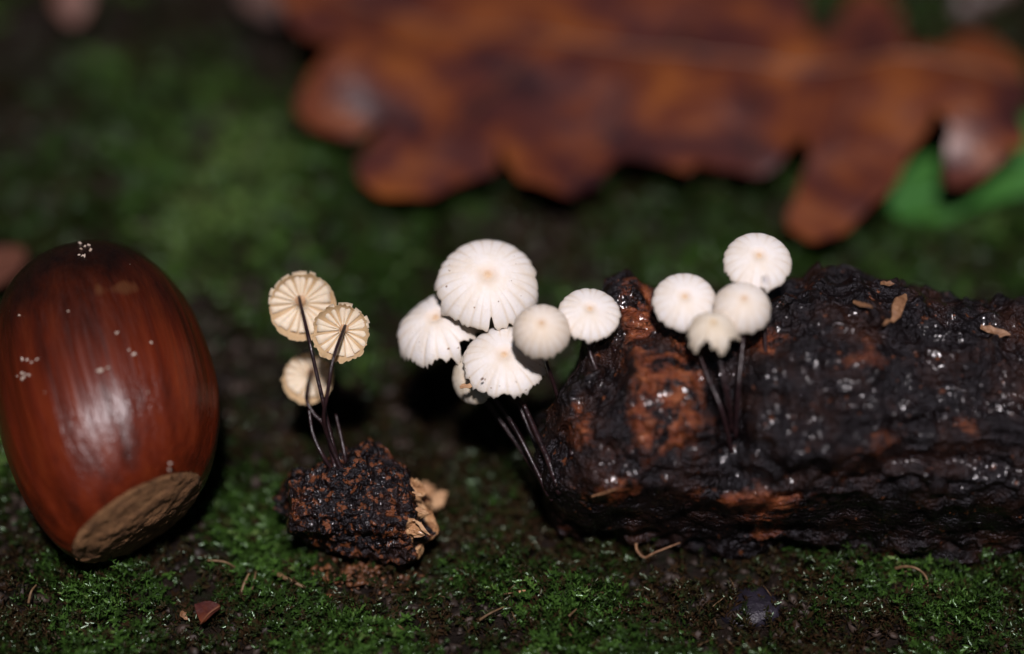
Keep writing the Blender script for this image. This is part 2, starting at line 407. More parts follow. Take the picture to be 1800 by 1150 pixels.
LOGX = lambda px: (px - 940) * S                                   # log arc length from pixel column
top_tab = np.array([[940, 690], [985, 640], [1030, 560], [1075, 492], [1110, 488], [1150, 510], [1190, 528], [1250, 540], [1320, 530], [1370, 510], [1430, 484], [1490, 474], [1600, 494], [1700, 522], [1800, 532], [2200, 560]])
log_center_y = lambda px: 735 + 0 * px
def log_top(s): return np.interp(s / S + 940, top_tab[:, 0], (735 - top_tab[:, 1]) * S)
def log_bot(s): return np.interp(s / S + 940, [940, 1000, 1400, 1800, 2200], np.array([215, 238, 246, 240, 220]) * S)
def log_rv(s): return np.interp(s / S + 940, [940, 1050, 1400, 2200], [.45, .72, .82, .8])
def log_start(ph): return .02 + .30 * np.clip(np.cos(ph), 0, 1) ** 1.2 + .07 * vnoise(np.stack([np.cos(ph) * 2.2, np.sin(ph) * 2.2, ph * 0], 1), 77)
def log_wood(b):
    w = .42 * fbm(b * 1.4, 3, 140) + .0
    for px, py, sx, sy, a in ((1165, 705, 66, 92, 1.15), (1125, 540, 30, 45, .8), (1350, 610, 60, 40, .6), (1330, 880, 90, 26, .6), (1020, 740, 30, 50, .55), (1070, 855, 40, 25, .6), (1120, 640, 60, 40, .5), (1520, 640, 90, 40, .4), (1520, 790, 80, 40, .45), (1700, 760, 70, 40, .45), (1350, 945, 40, 18, .5), (1400, 540, 60, 20, .4), (1000, 930, 40, 16, .5)):
        p = C(px, py, -.45); q = b - p
        w = w + a * np.exp(-((q @ RV) / (sx * S)) ** 2 - ((q @ UV) / (sy * S)) ** 2)
    return w
lv, lf, lw, lN = rough_log([(940, 735), (1200, 735), (1600, 740), (2150, 745)], [.30, .25, .25, .3], log_top, log_bot, log_rv, log_start, lambda ph: .1 + .05 * np.cos(3 * ph), 100, 640, 340, .27, .12, .05, woodf=log_wood)
for px, py, sx, sy, a in ((1165, 700, 75, 90, .12), (1285, 720, 30, 120, -.20), (1078, 650, 26, 60, -.20), (1250, 600, 50, 40, -.16), (1450, 775, 420, 50, .10), (1330, 880, 90, 16, .12), (1050, 850, 40, 26, .10), (1040, 700, 30, 26, -.15), (1500, 700, 120, 60, .10), (1640, 810, 120, 22, -.12), (1440, 800, 90, 22, .10), (1120, 590, 40, 14, -.12), (1560, 560, 80, 20, .10), (1700, 650, 60, 60, .10)):
    q_ = lv - C(px, py, -.4)
    k_ = a * np.exp(-((q_ @ RV) / (sx * S)) ** 2 - ((q_ @ UV) / (sy * S)) ** 2) * (((q_ + VV * -.4) @ VV) < .2)
    lv = lv - VV[None] * k_[:, None]
q_ = lv - C(1400, 840, 0)                                     # the underside tucks back under the bulge
f_ = np.clip(-(q_ @ UV) / (120 * S), 0, 1); f_ = f_ * f_ * (3 - 2 * f_)
lv = lv + VV[None] * (.36 * f_)[:, None]
LOGP = C(1400, 985, .3)
log = thing('bark_log', 'large wet blackened bark log with rusty brown patches lying on moss', 'log', LOGP)
obj('bark', mesh('bark', lv - LOGP, lf, BARK, True, {'wood': lw}), log)
_ld = (lv - CAM) @ VV - DIST
_lp = np.stack([900 + (lv - CAM) @ RV / (_ld + DIST) / PXW, 575 - (lv - CAM) @ UV / (_ld + DIST) / PXW], 1)
def on(pts, dep, px, py, r=9):
    """depth of the nearest face of a surface at a pixel"""
    k = np.abs(pts[:, 0] - px) + np.abs(pts[:, 1] - py)
    s = np.argsort(k)[:40]; s = s[k[s] < max(r, k[s[0]] + 3)]
    return float(dep[s].min())
def ond(px, py): return on(_lp, _ld, px, py)

tx = np.array([480, 540, 590, 650, 690, 725, 760]); tt_ = np.array([850, 838, 812, 782, 794, 822, 840]); tb_ = np.array([930, 945, 962, 970, 978, 975, 960])
def tw_top(s): return np.interp(s / S + 495, tx, (892 - tt_) * S)
def tw_bot(s): return np.interp(s / S + 495, tx, (tb_ - 892) * S)
tv, tf, tw, tN = rough_log([(495, 885), (600, 890), (742, 902)], [.24, .20, .14], tw_top, tw_bot, lambda s: .34 + 0 * s,
    lambda ph: .02 + .05 * vnoise(np.stack([np.cos(ph) * 2, np.sin(ph) * 2, ph * 0], 1), 5), lambda ph: .03 + .06 * vnoise(np.stack([np.cos(ph) * 3, np.sin(ph) * 3, ph * 0], 1), 6), 300, 280, 220, .20, .16, .12, freq=2.0,
    woodf=lambda b: .33 + .45 * fbm(b * 5, 3, 410) - .12)
_x = 900 + (tv - CAM) @ RV / ((tv - CAM) @ VV) / PXW
tpale = np.clip((_x - 727 - 34 * fbm(tv * 4, 3, 440)) / 14 + .35, 0, 1) * (fbm(tv * 4, 3, 445) > -.12)
tv = tv + RV[None] * (np.clip((_x - 722) / 12, 0, 1) * .16 * fbm(tv * np.array([2, 5, 5]), 3, 450))[:, None]
q_ = tv - C(620, 975, 0)
tv = tv + VV[None] * (.05 * np.exp(-((q_ @ RV) / (150 * S)) ** 2 - ((q_ @ UV) / (38 * S)) ** 2))[:, None]
TWP = C(620, 965, .3)
twig = thing('twig_chunk', 'short chunk of dark crumbling twig with torn tan end, between acorn and log', 'twig', TWP)
obj('bark', mesh('bark', tv - TWP, tf, TWIG, True, {'wood': tw, 'pale': tpale}), twig)
_td = (tv - CAM) @ VV - DIST
_tp = np.stack([900 + (tv - CAM) @ RV / (_td + DIST) / PXW, 575 - (tv - CAM) @ UV / (_td + DIST) / PXW], 1)
def ontw(px, py): return on(_tp, _td, px, py)

def shard(p0, p1, w, mat, parent, org, name='splinter', thick=.35, tw=None, seg=7):
    """a torn splinter of wood from p0 to p1, w wide"""
    p0, p1 = np.asarray(p0), np.asarray(p1); d = p1 - p0
    a = np.cross(d, VV); a /= np.linalg.norm(a); b = np.cross(d, a); b /= np.linalg.norm(b)
    V, F = [], []
    for i in range(seg + 1):
        t = i / seg; pr = (math.sin(math.pi * min(1, .12 + t * .86)) ** .6) * rng.uniform(.7, 1.15)
        c = p0 + d * t + (a * rng.uniform(-.12, .12) + b * .15 * math.sin(3 * t)) * w
        for sx, sy in ((-1, -.6), (0, -1), (1, -.5), (.9, .6), (-.1, 1), (-1, .5)):
            V.append(c + a * sx * w * .5 * pr * rng.uniform(.8, 1.2) + b * sy * w * .5 * thick * pr)
    for i in range(seg):
        for j in range(6):
            F.append((i * 6 + j, i * 6 + (j + 1) % 6, i * 6 + 6 + (j + 1) % 6, i * 6 + 6 + j))
    F.append((5, 4, 3, 2, 1, 0)); F.append(tuple(range(seg * 6, seg * 6 + 6)))
    return obj(name, mesh(name, np.array(V) - org, F, mat, False), parent)
def lpx(px, py, lift=.02): return C(px, py, ond(px, py) - lift)
for (a, b, w) in (((1568, 566), (1590, 516), .085), ((1500, 531), (1534, 540), .04), ((1724, 574), (1776, 590), .06), ((1548, 497), (1572, 500), .04), ((1564, 562), (1552, 572), .03)):
    shard(lpx(*a), lpx(*b, .06), w, SPLINT, log, LOGP)
for (a, b, w) in (((1040, 873), (1090, 858), .018),):
    shard(lpx(*a), lpx(*b, .04), w, SPLINT, log, LOGP)
# torn tan end of the twig chunk
for k in range(4):
    y = 870 + k * 24 + rng.uniform(-5, 5)
    p = C(736 + 8 * math.sin(k * .9), y, ontw(730, min(max(y, 845), 950)) + rng.uniform(-.02, .05))
    shard(p - RV * .05, p + RV * rng.uniform(.02, .06) - UV * rng.uniform(-.03, .12), rng.uniform(.018, .04), PALEWOOD, twig, TWP, 'torn_fibre', .5, seg=4)
# beads of water on the log
bead = []
for (px, py, k, r) in ((1550, 632, 9, 14), (1690, 665, 3, 8), (1600, 870, 8, 40), (1420, 880, 8, 60), (1200, 900, 9, 80), (1100, 790, 9, 60), (1290, 640, 8, 60), (1380, 700, 10, 60), (1450, 540, 9, 60), (1100, 600, 8, 40)):
    for _ in range(k):
        x_, y_ = px + rng.normal(0, r * .6), py + rng.normal(0, r * .35); bead.append((lpx(x_, y_, .0), rng.uniform(.005, .011)))
WATER = Mat('water').out((.9, .9, .95), .03, Transmission_Weight=1.0, IOR=1.33)
bv, bf = [], []
BM = bmesh.new(); bmesh.ops.create_icosphere(BM, subdivisions=2, radius=1.0); BV = np.array([v.co[:] for v in BM.verts]); BF = np.array([[v.index for v in f.verts] for f in BM.faces]); BM.free()
for i, (p, r) in enumerate(bead): bv.append(BV * r + p - LOGP); bf.append(BF + len(BV) * i)
tag(obj('water_beads', mesh('water_beads', np.vstack(bv), np.vstack(bf), WATER), log), 'tiny clear water beads on the wet bark', kind='stuff')

# ------------------------------------------------------------------ acorn
def build_acorn():
    zt = ACORN_AX; xa = np.cross(zt, VV); xa /= np.linalg.norm(xa); ya = np.cross(zt, xa)
    M = Matrix((xa, ya, zt)).transposed()
    rest = ACORN_C - zt * ACORN_L * .5
    rt = thing('acorn', 'glossy reddish brown acorn without its cup, tan scar showing, lying on moss', 'acorn', rest)
    rt.rotation_euler = M.to_euler()
    prof_t = np.array([0, .015, .05, .12, .22, .31, .40, .50, .60, .70, .79, .87, .93, .97, .99, 1.0])
    prof_r = np.array([.505, .54, .60, .675, .748, .785, .800, .797, .780, .742, .676, .580, .455, .300, .16, .055]) * ACORN_R / .80
    nu, nv = 150, 260; SH = .29
    t = 1 - (1 - np.linspace(0, 1, nu)) ** 1.6
    pp = catmull(np.column_stack([prof_t, prof_r]), 12); r = np.interp(t, pp[:, 0], pp[:, 1])
    a = np.linspace(0, 2 * math.pi, nv, endpoint=False)
    A, T = np.meshgrid(a, t); R = np.repeat(r[:, None], nv, 1)
    rd = fbm(np.stack([np.cos(A).ravel() * 4.2, np.sin(A).ravel() * 4.2, T.ravel() * .8], 1), 3, 200).reshape(nu, nv)
    rd2 = fbm(np.stack([np.cos(A).ravel() * 10, np.sin(A).ravel() * 10, T.ravel() * 1.2], 1), 2, 210).reshape(nu, nv)
    R = R * (1 + .020 * rd + .006 * rd2)
    V = np.stack([R * np.cos(A), R * np.sin(A), T * ACORN_L], 2).reshape(-1, 3)
    V[:, 2] -= SH * (V[:, 0] - .30) * (1 - T.ravel()) ** 2.5
    i = np.arange(nu * nv).reshape(nu, nv); j = np.roll(i, -1, axis=1)
    F = np.stack([i[:-1].ravel(), j[:-1].ravel(), j[1:].ravel(), i[1:].ravel()], 1)
    # the paler worn band near the tip, on the side towards the lens
    wx = np.array(M.transposed()) @ (C(212, 512, -.3) - rest)
    q = V - wx; worn = .75 * np.exp(-(q[:, 2] / .10) ** 2 - ((q[:, 0]) ** 2 + 0 * q[:, 1]) / .20 ** 2) * (V[:, 1] * wx[1] > 0) + .35 * fbm(V * np.array([9, 9, 3]), 3, 220)
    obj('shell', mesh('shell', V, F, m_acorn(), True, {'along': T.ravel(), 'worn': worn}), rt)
    # scar: low rough dome
    m_, k_ = 40, 110
    rr = np.linspace(0, 1, m_); aa = np.linspace(0, 2 * math.pi, k_, endpoint=False); AA, RR = np.meshgrid(aa, rr)
    x = RR * np.cos(AA) * .512 * ACORN_R / .8; y = RR * np.sin(AA) * .512 * ACORN_R / .8
    nz = fbm(np.stack([x.ravel() * 7, y.ravel() * 10, 0 * x.ravel()], 1), 4, 230, .65).reshape(x.shape)
    z = -.075 * (1 - RR ** 2) - .02 + .026 * nz + .02 * (RR > .96) - SH * (x - .30)
    V = np.stack([x, y, z], 2).reshape(-1, 3); i = np.arange(m_ * k_).reshape(m_, k_); j = np.roll(i, -1, axis=1)
    F = np.stack([i[:-1].ravel(), i[1:].ravel(), j[1:].ravel(), j[:-1].ravel()], 1)
    obj('scar', mesh('scar', V, F, m_scar()), rt)
    sp = np.linspace(0, 1, 6); tv_, tf_ = tube(np.column_stack([.008 * np.sin(sp * 3), 0 * sp, ACORN_L - .02 + .07 * sp]), .06 * (1 - .75 * sp), 8)
    obj('tip', mesh('tip', tv_, tf_, SPLINT), rt)
    # dust specks lying on the shell
    Mi = np.array(M.transposed()); pos, sz = [], []
    def hit(px, py):
        for d in np.linspace(-1.2, .8, 400):
            l = Mi @ (C(px, py, d) - rest); tq = l[2] / ACORN_L
            if 0 < tq < 1 and math.hypot(l[0], l[1]) < np.interp(tq, pp[:, 0], pp[:, 1]): return l
    for px, py, k, s in ((150, 440, 9, .011), (42, 662, 9, .012), (47, 634, 4, .012), (34, 554, 1, .016), (186, 644, 2, .014), (231, 624, 3, .013), (265, 602, 1, .016), (106, 997 - 20, 2, .014), (118, 960, 4, .016), (48, 894, 2, .014), (228, 467, 1, .014), (120, 548, 1, .01), (300, 823, 2, .011), (214, 589, 2, .011), (80, 690, 1, .01), (260, 690, 1, .009)):
        for _ in range(k):
            l = hit(px + rng.normal(0, 8 if k > 1 else 0), py + rng.normal(0, 5 if k > 1 else 0))
            if l is not None: pos.append(l); sz.append(s * rng.uniform(.6, 1.2))
    tag(obj('dust_specks', crumbs('dust_specks', pos, sz, DUST, (1, 1, 1)), rt), 'pale dust specks on the shell', kind='stuff')
build_acorn()

# ------------------------------------------------------------------ mushrooms
def cap_mesh(R, dome, pleats, seed, mat, pamp=.05, dep=.10, rag=.03, bites=(), wave=.03, rollin=0.0, skew=(0, 0), scal=.032):
    nr, na = 34, pleats * 12
    r = np.linspace(0, 1, nr) ** .85; a = np.linspace(0, 2 * math.pi, na, endpoint=False); A, Q = np.meshgrid(a, r)
    cs = np.stack([np.cos(A).ravel(), np.sin(A).ravel(), 0 * A.ravel() + seed], 1)
    jit = .9 * vnoise(cs * np.array([2.5, 2.5, 1]), seed).reshape(A.shape)
    fur = np.abs(np.cos(A * pleats / 2 + jit)) ** .7                      # 1 on ribs, 0 in the furrows
    edge = 1 + rag * vnoise(cs * np.array([4, 4, 1]), seed + 1).reshape(A.shape) + rag * 1.0 * vnoise(cs * np.array([13, 13, 1]), seed + 2).reshape(A.shape) + scal * (fur - .6)
    for th, wd, dp in bites:
        da = np.angle(np.exp(1j * (A - th))); edge = edge - dp * np.exp(-(np.abs(da) / wd) ** 3)
    rad = Q * (1 + (edge - 1) * Q ** 2)
    w = fbm(cs * np.array([1.3, 1.3, 1]), 2, seed + 3).reshape(A.shape)
    prof = -dome * (1 - np.sqrt(np.clip(1 - .93 * rad ** 2, 0, 1))) * 1.15 - rollin * rad ** 8
    z = prof + wave * w * rad ** 2 * 2 - dep * np.exp(-(Q / .16) ** 2) + dep * .45 * np.exp(-(Q / .055) ** 2) + pamp * 1.1 * (fur - 1) * np.clip((Q - .25) * 1.4, 0, 1) ** 1.5 * (.75 + .6 * vnoise(cs * np.array([3, 3, 1]), seed + 8).reshape(A.shape))
    x = rad * np.cos(A) + skew[0] * (1 - Q ** 2); y = rad * np.sin(A) + skew[1] * (1 - Q ** 2)
    top = np.stack([x, y, z], 2).reshape(-1, 3) * R
    th = (.035 + .02 * (1 - Q)).ravel() * R
    bot = top.copy(); bot[:, 2] -= th; bot[:, :2] *= .995
    i = np.arange(nr * na).reshape(nr, na); j = np.roll(i, -1, axis=1); o = nr * na
    F = np.stack([i[:-1].ravel(), i[1:].ravel(), j[1:].ravel(), j[:-1].ravel()], 1)
    Fb = F[:, ::-1] + o
    rim = np.stack([i[-1], i[-1] + o, j[-1] + o, j[-1]], 1)
    at = {'rad': np.tile(Q.ravel(), 2), 'furrow': np.tile(((1 - fur) ** 1.5 * np.clip(Q * 2 - .6, 0, 1)).ravel(), 2), 'under': np.r_[np.zeros(o), np.ones(o)]}
    return mesh('cap', np.vstack([top, bot]), np.vstack([F, Fb, rim]), mat, True, at), (lambda rr: float(-dome * (1 - math.sqrt(max(0, 1 - .93 * rr * rr))) * 1.15))
def gill_mesh(R, prof, pleats, dep):
    """one gill: a rounded blade running out from the collar under the cap"""
    ns = 8; V, F = [], []
    for k in range(ns):
        q = .15 + .80 * k / (ns - 1)
        hw = math.pi / pleats * q * .90 * (.6, .8, .9, 1, 1, 1, 1, .9)[k]; hh = .085 * (1, 1, 1, .95, .85, .7, .5, .2)[k]
        z0 = prof(q) - .05 - dep * math.exp(-(q / .16) ** 2)
        for u, v in ((-1, .02), (-.75, -.75), (0, -1), (.75, -.75), (1, .02)):
            V.append((q * R, u * hw * R, (z0 + v * hh) * R))
    for k in range(ns - 1):
        for m in range(4): F.append((k * 5 + m, k * 5 + m + 1, k * 5 + m + 6, k * 5 + m + 5))
    F.append((0, 1, 2, 3, 4)); F.append(tuple(ns * 5 - 5 + m for m in (4, 3, 2, 1, 0)))
    return mesh('gill', V, F, GILL)
def mushroom(label, px, py, d, r_px, nrm, stem_px, group, mat=CAP, pleats=16, dome=.55, seed=1, gills=False, rs=.0155, spin=0.0, **kw):
    """a cap whose middle shows at (px, py), its upper side facing nrm (camera axes), and a wiry stem through stem_px = [(x, y, depth)...] down to its foot"""
    R = r_px * S; c = C(px, py, d); zt = camvec(*nrm)
    xa = RV - zt * np.dot(RV, zt); xa /= np.linalg.norm(xa); ya = np.cross(zt, xa)
    M = Matrix((xa, ya, zt)).transposed().to_4x4() @ Matrix.Rotation(spin, 4, 'Z')
    foot = C(*stem_px[-1])
    rt = thing('mushroom', label, 'mushroom', foot, group)
    dep = kw.get('dep', .10)
    cm, prof = cap_mesh(R, dome, pleats, seed, mat, **kw)
    mid = prof(.72) * .5
    org = c - zt * (mid * R)                                    # the rim's middle sits at (px, py)
    LM = Matrix.Translation(Vector(org - foot)) @ M
    o = obj('cap', cm, rt); o.matrix_local = LM
    sk = kw.get('skew', (0, 0)); M3 = np.array(M.to_3x3())
    att = org + M3 @ np.array([sk[0] * R, sk[1] * R, -R * (dep + .04)])
    low = att - zt * R * .35
    pts = [att, .5 * att + .5 * low] + [C(*p) for p in stem_px]
    line = catmull(pts, 7)
    f = np.linspace(0, 1, len(line)); V, F = tube(line, rs * (.85 + .35 * f ** 2), 8, .06)
    obj('stem', mesh('stem', V - foot, F, STEM), rt)
    if gills:
        gm = gill_mesh(R, prof, pleats, dep)
        for k in range(pleats):
            g = obj('gill', gm, rt); g.matrix_local = LM @ Matrix.Translation((sk[0] * R * .7, sk[1] * R * .7, 0)) @ Matrix.Rotation((k + .5) * 2 * math.pi / pleats, 4, 'Z') @ Matrix.Rotation(rng.normal(0, .045), 4, 'Z') @ Matrix.Diagonal((rng.uniform(.93, 1.03), rng.uniform(.75, 1.1), rng.uniform(.97, 1.06), 1))
        f = np.linspace(0, 1, 6)[:, None]
        V, F = tube(att + (low - att) * f * .55 + zt * R * .02, np.array([.17, .16, .14, .10, .07, .05]) * R, 12, .05)
        obj('collar', mesh('collar', V - foot, F, COLLAR), rt)
    return rt
GL, GM, GR = 'mushrooms on the twig chunk', 'mushrooms at the broken log end', 'mushrooms on the log front'
tw = lambda x, y: (x, y, ontw(x, y) + .03)
lg = lambda x, y: (x, y, ond(x, y) + .03)
mushroom('upper cream mushroom on the twig chunk showing its whole gilled underside', 534, 543, .16, 60, (.03, -.10, -1), [(544, 600, -.16), (556, 655, -.16), (568, 706, -.14), (580, 760, -.10), tw(598, 832)], GL, CAPB, 19, .40, 11, True, scal=.012, skew=(-.10, -.24), pamp=.02, rag=.02)
mushroom('cream gilled mushroom overlapping the larger one beside it on the twig chunk', 598, 588, -.08, 50, (-.06, -.08, -1), [(586, 630, -.34), (576, 690, -.33), (569, 735, -.26), (578, 772, -.16), tw(606, 840)], GL, CAPB, 17, .42, 12, True, scal=.012, skew=(.14, -.20), pamp=.025, rag=.05, wave=.06)
mushroom('lowest cream mushroom behind the stems on the twig chunk, gills showing', 543, 668, .46, 45, (.05, -.10, -1), [(539, 700, .16), (552, 728, .12), (572, 752, .08), tw(590, 828)], GL, CAPB, 16, .45, 13, True, scal=.012, skew=(.10, -.30), pamp=.02)
mushroom('largest white mushroom with domed pleated cap and a split margin', 857, 484, -.05, 90, (.02, .46, .88), [(880, 600, .25), (905, 690, .1), (945, 790, .0), lg(985, 870)], GM, CAP, 24, .55, 21, bites=[(-1.48, .045, .16), (.45, .10, .05)], pamp=.030, rag=.03, wave=.02)
mushroom('white fan shaped mushroom with ragged margin tucked under the largest cap', 766, 560, .12, 78, (-.20, .62, .76), [(800, 640, .34), (850, 700, .3), (915, 790, .15), lg(972, 880)], GM, CAP, 18, .62, 22, bites=[(-.80, .22, .16), (-1.5, .08, .06), (-.35, .12, .10)], pamp=.055, rag=.05, wave=.07)
mushroom('white mushroom with brown speck, shaded by a smaller cap beside it', 886, 624, -.22, 72, (-.02, .52, .85), [(905, 690, .05), (925, 720, -.02), (955, 790, -.04), lg(978, 850)], GM, CAP, 20, .45, 23, pamp=.022, rag=.03, bites=[(.2, .3, .10)], wave=.06)
mushroom('small beige domed mushroom overlapping the speckled white cap', 952, 570, -.60, 50, (.0, .40, .92), [(958, 630, -.35), (975, 680, -.2), (995, 750, -.1), lg(1006, 800)], GM, m_cap('cap_beige', (.78, .69, .59), (.52, .30, .14), (.6, .46, .3)), 17, .75, 24, pamp=.035, dep=.06, rag=.012, wave=.01, rollin=.10)
mushroom('white mushroom beside the broken upper corner of the log', 1037, 543, -.42, 54, (.04, .55, .83), [(1034, 596, -.3), (1040, 630, -.3), lg(1056, 665)], GM, CAP, 18, .40, 25, pamp=.04, rag=.03, wave=.03)
mushroom('half hidden white mushroom hanging sideways behind the speckled cap', 822, 664, -.02, 47, (-.55, .05, .80), [(860, 690, .2), (915, 770, .2), lg(968, 890)], GM, CAPB, 16, .6, 26, pamp=.025, rag=.015)
mushroom('white mushroom with orange centre against the dark log, lowest stem bare', 1204, 522, -.55, 55, (.0, .42, .9), [(1222, 600, -.50), (1243, 660, -.60), (1268, 720, -.66), lg(1288, 800)], GR, CAP, 18, .5, 31, pamp=.02, rag=.02, wave=.02)
mushroom('highest round white mushroom above the log, a droplet at its edge', 1334, 450, -.45, 59, (.03, .50, .86), [(1342, 520, -.30), (1345, 600, -.45), lg(1346, 695)], GR, CAP, 18, .5, 32, pamp=.02, rag=.02, wave=.02)
mushroom('smooth cream white domed mushroom below the highest cap on the log', 1308, 527, -.70, 50, (.05, .50, .86), [(1306, 600, -.62), (1298, 680, -.66), lg(1293, 770)], GR, m_cap('cap_ivory', (.80, .73, .65), (.57, .34, .17), (.6, .46, .3)), 15, .7, 33, pamp=.022, dep=.05, rag=.01, wave=.01, rollin=.08)
mushroom('small crumpled yellowish mushroom with deeply notched margin', 1254, 568, -.82, 43, (.0, .66, .75), [(1262, 620, -.72), (1278, 690, -.70), lg(1287, 760)], GR, m_cap('cap_yellow', (.74, .66, .54), (.58, .38, .16), (.6, .46, .3)), 11, .75, 34, pamp=.05, rag=.07, wave=.12, bites=[(-1.9, .22, .20), (-.7, .15, .08)])
# bare stems without caps
def bare(label, pts, group, r=.018):
    P = [C(*p) for p in pts]; foot = P[-1]
    line = catmull(P, 8); V, F = tube(line, r * np.linspace(.6, 1.1, len(line)), 8, .06)
    tag(obj('bare_stem', mesh('bare_stem', V - foot, F, STEM), None, foot), label, 'stem', group)
bare('thin dark bare stem rising left of the others on the twig chunk', [(543, 720, .06), (550, 762, .04), (567, 800, .02), tw(592, 836)], GL)
bare('dark bare stem leaning right of the others on the twig chunk', [(590, 728, .12), (600, 770, .06), (607, 805, .02), tw(612, 842)], GL)
bare('thick bluish dark bare stem cut short at the broken log end', [(921, 712, -.28), (944, 765, -.25), (966, 815, -.22), lg(984, 868)], GM, .026)
bare('short reddish bare stem beside the broken log end', [(897, 738, .0), (925, 790, .0), lg(965, 872)], GM)
bare('pale thin bare stem against the upper corner of the log', [(1068, 580, -.1), (1073, 600, -.15), lg(1082, 618)], GM, .014)
# specks and splinter caught on the caps
tag(obj('bark_speck', crumbs('bark_speck', [C(848, 667, -.36)], [.014], CRUMB)), 'tiny dark brown speck on the shaded white cap', 'speck')
o_ = thing('wood_sliver', 'small tan sliver stuck under the speckled white cap', 'sliver', C(822, 680, -.15)); shard(C(808, 680, -.2), C(838, 676, -.2), .04, PALEWOOD, o_, C(822, 680, -.15), 'sliver')
dr = C(1346, 492, -.72); tag(obj('water_drop', mesh('water_drop', BV * np.array([.03, .03, .026]), BF, WATER), None, dr), 'clear droplet hanging at the edge of the highest cap', 'droplet')

# ------------------------------------------------------------------ leaves
def leaf(name, label, out_px, zb, mat, bumps=(), fine=.16, jag=.02, curl=.25, seed=60, thick=.008, mid=None, veins=(), vmat=None, veinr=.03, tilt=0.0, group=None):
    o2 = catmull(np.array([G(px, py, zb)[:2] for px, py in out_px] + [G(*out_px[0], zb)[:2]]), 7)[:-1]
    o2 = o2 + jag * np.stack([n2(o2[:, 0], o2[:, 1], 3.5, 2, seed), n2(o2[:, 0], o2[:, 1], 3.5, 2, seed + 5)], 1)
    o2 = o2 + jag * .6 * np.stack([n2(o2[:, 0], o2[:, 1], 1.6, 1, seed + 21), n2(o2[:, 0], o2[:, 1], 1.6, 1, seed + 25)], 1) * 2
    lo, hi = o2.min(0), o2.max(0); c0 = (lo + hi) / 2
    gx_, gy_ = np.meshgrid(np.arange(lo[0], hi[0], fine), np.arange(lo[1], hi[1], fine)); gp = np.column_stack([gx_.ravel(), gy_.ravel()]) + rng.uniform(-.03, .03, (gx_.size, 2))
    x1, y1 = o2[:, 0], o2[:, 1]; x2, y2 = np.roll(x1, -1), np.roll(y1, -1)
    ins = np.array([(((y1 > p[1]) != (y2 > p[1])) & (p[0] < (x2 - x1) * (p[1] - y1) / (y2 - y1 + 1e-12) + x1)).sum() % 2 == 1 and np.min((x1 - p[0]) ** 2 + (y1 - p[1]) ** 2) > .05 ** 2 for p in gp])
    allp = [Vector(p) for p in o2] + [Vector(p) for p in gp[ins]]
    n_ = len(o2)
    V2, E2, F2, *_ = delaunay_2d_cdt(allp, [(i, (i + 1) % n_) for i in range(n_)], [], 1, 1e-5)
    def zf(x, y):
        x = np.atleast_1d(x).astype(float); y = np.atleast_1d(y).astype(float)
        z = zb + .05 * n2(x, y, 3.3, 2, seed + 13) + curl * (.7 * n2(x, y, .55, 2, seed + 9) + .4 * n2(x, y, 1.6, 2, seed + 11)) + tilt * (y - c0[1])
        for px, py, a, s in bumps:
            g = G(px, py, zb); z = z + a * np.exp(-((x - g[0]) ** 2 + (y - g[1]) ** 2) / s ** 2)
        return np.maximum(z, height(x, y) + .03)
    xy = np.array([v[:] for v in V2]); z = zf(xy[:, 0], xy[:, 1])
    org = np.array([c0[0], c0[1], float(zf(c0[0], c0[1])[0])])
    rt = thing(name, label, 'leaf', org, group)
    me = mesh('blade', np.column_stack([xy, z]) - org, [tuple(f) for f in F2], mat)
    b = obj('blade', me, rt); s = b.modifiers.new('thickness', 'SOLIDIFY'); s.thickness = thick; es = b.modifiers.new('crisp_edge', 'EDGE_SPLIT'); es.split_angle = math.radians(50)
    for nm, L, r in ([('midrib', mid, veinr)] if mid else []) + [('vein', v, veinr * .55) for v in veins]:
        p2 = catmull(np.array([G(px, py, zb)[:2] for px, py in L]), 8)
        p3 = np.column_stack([p2, zf(p2[:, 0], p2[:, 1]) + .012]); V, F = tube(p3, r * np.linspace(1, .35, len(p3)), 6)
        obj(nm, mesh(nm, V - org, F, vmat), rt)
    return rt
oak_px = [(498, -40), (488, 30), (510, 92), (560, 116), (610, 118), (560, 140), (512, 168), (522, 212), (585, 240), (650, 238), (694, 222), (668, 258), (640, 305), (680, 345), (750, 352), (800, 332), (850, 322), (885, 268), (880, 320), (905, 350), (960, 356), (1020, 345), (1068, 312), (1105, 282), (1150, 288), (1200, 308), (1232, 290), (1280, 296), (1330, 310), (1368, 294), (1398, 262), (1412, 282), (1384, 335), (1380, 385), (1428, 412), (1490, 386), (1545, 340), (1590, 292), (1618, 232), (1636, 270), (1672, 318), (1722, 318), (1766, 275), (1788, 225), (1806, 180), (1796, 125), (1758, 80), (1708, 72), (1668, 108), (1610, 96), (1592, 45), (1560, -8), (1500, -30), (1470, 30), (1440, 66), (1412, 40), (1400, -20), (1370, -90), (1290, -130), (1200, -110), (1120, -150), (1020, -175), (960, -120), (880, -160), (780, -170), (720, -110), (640, -130), (560, -110)]
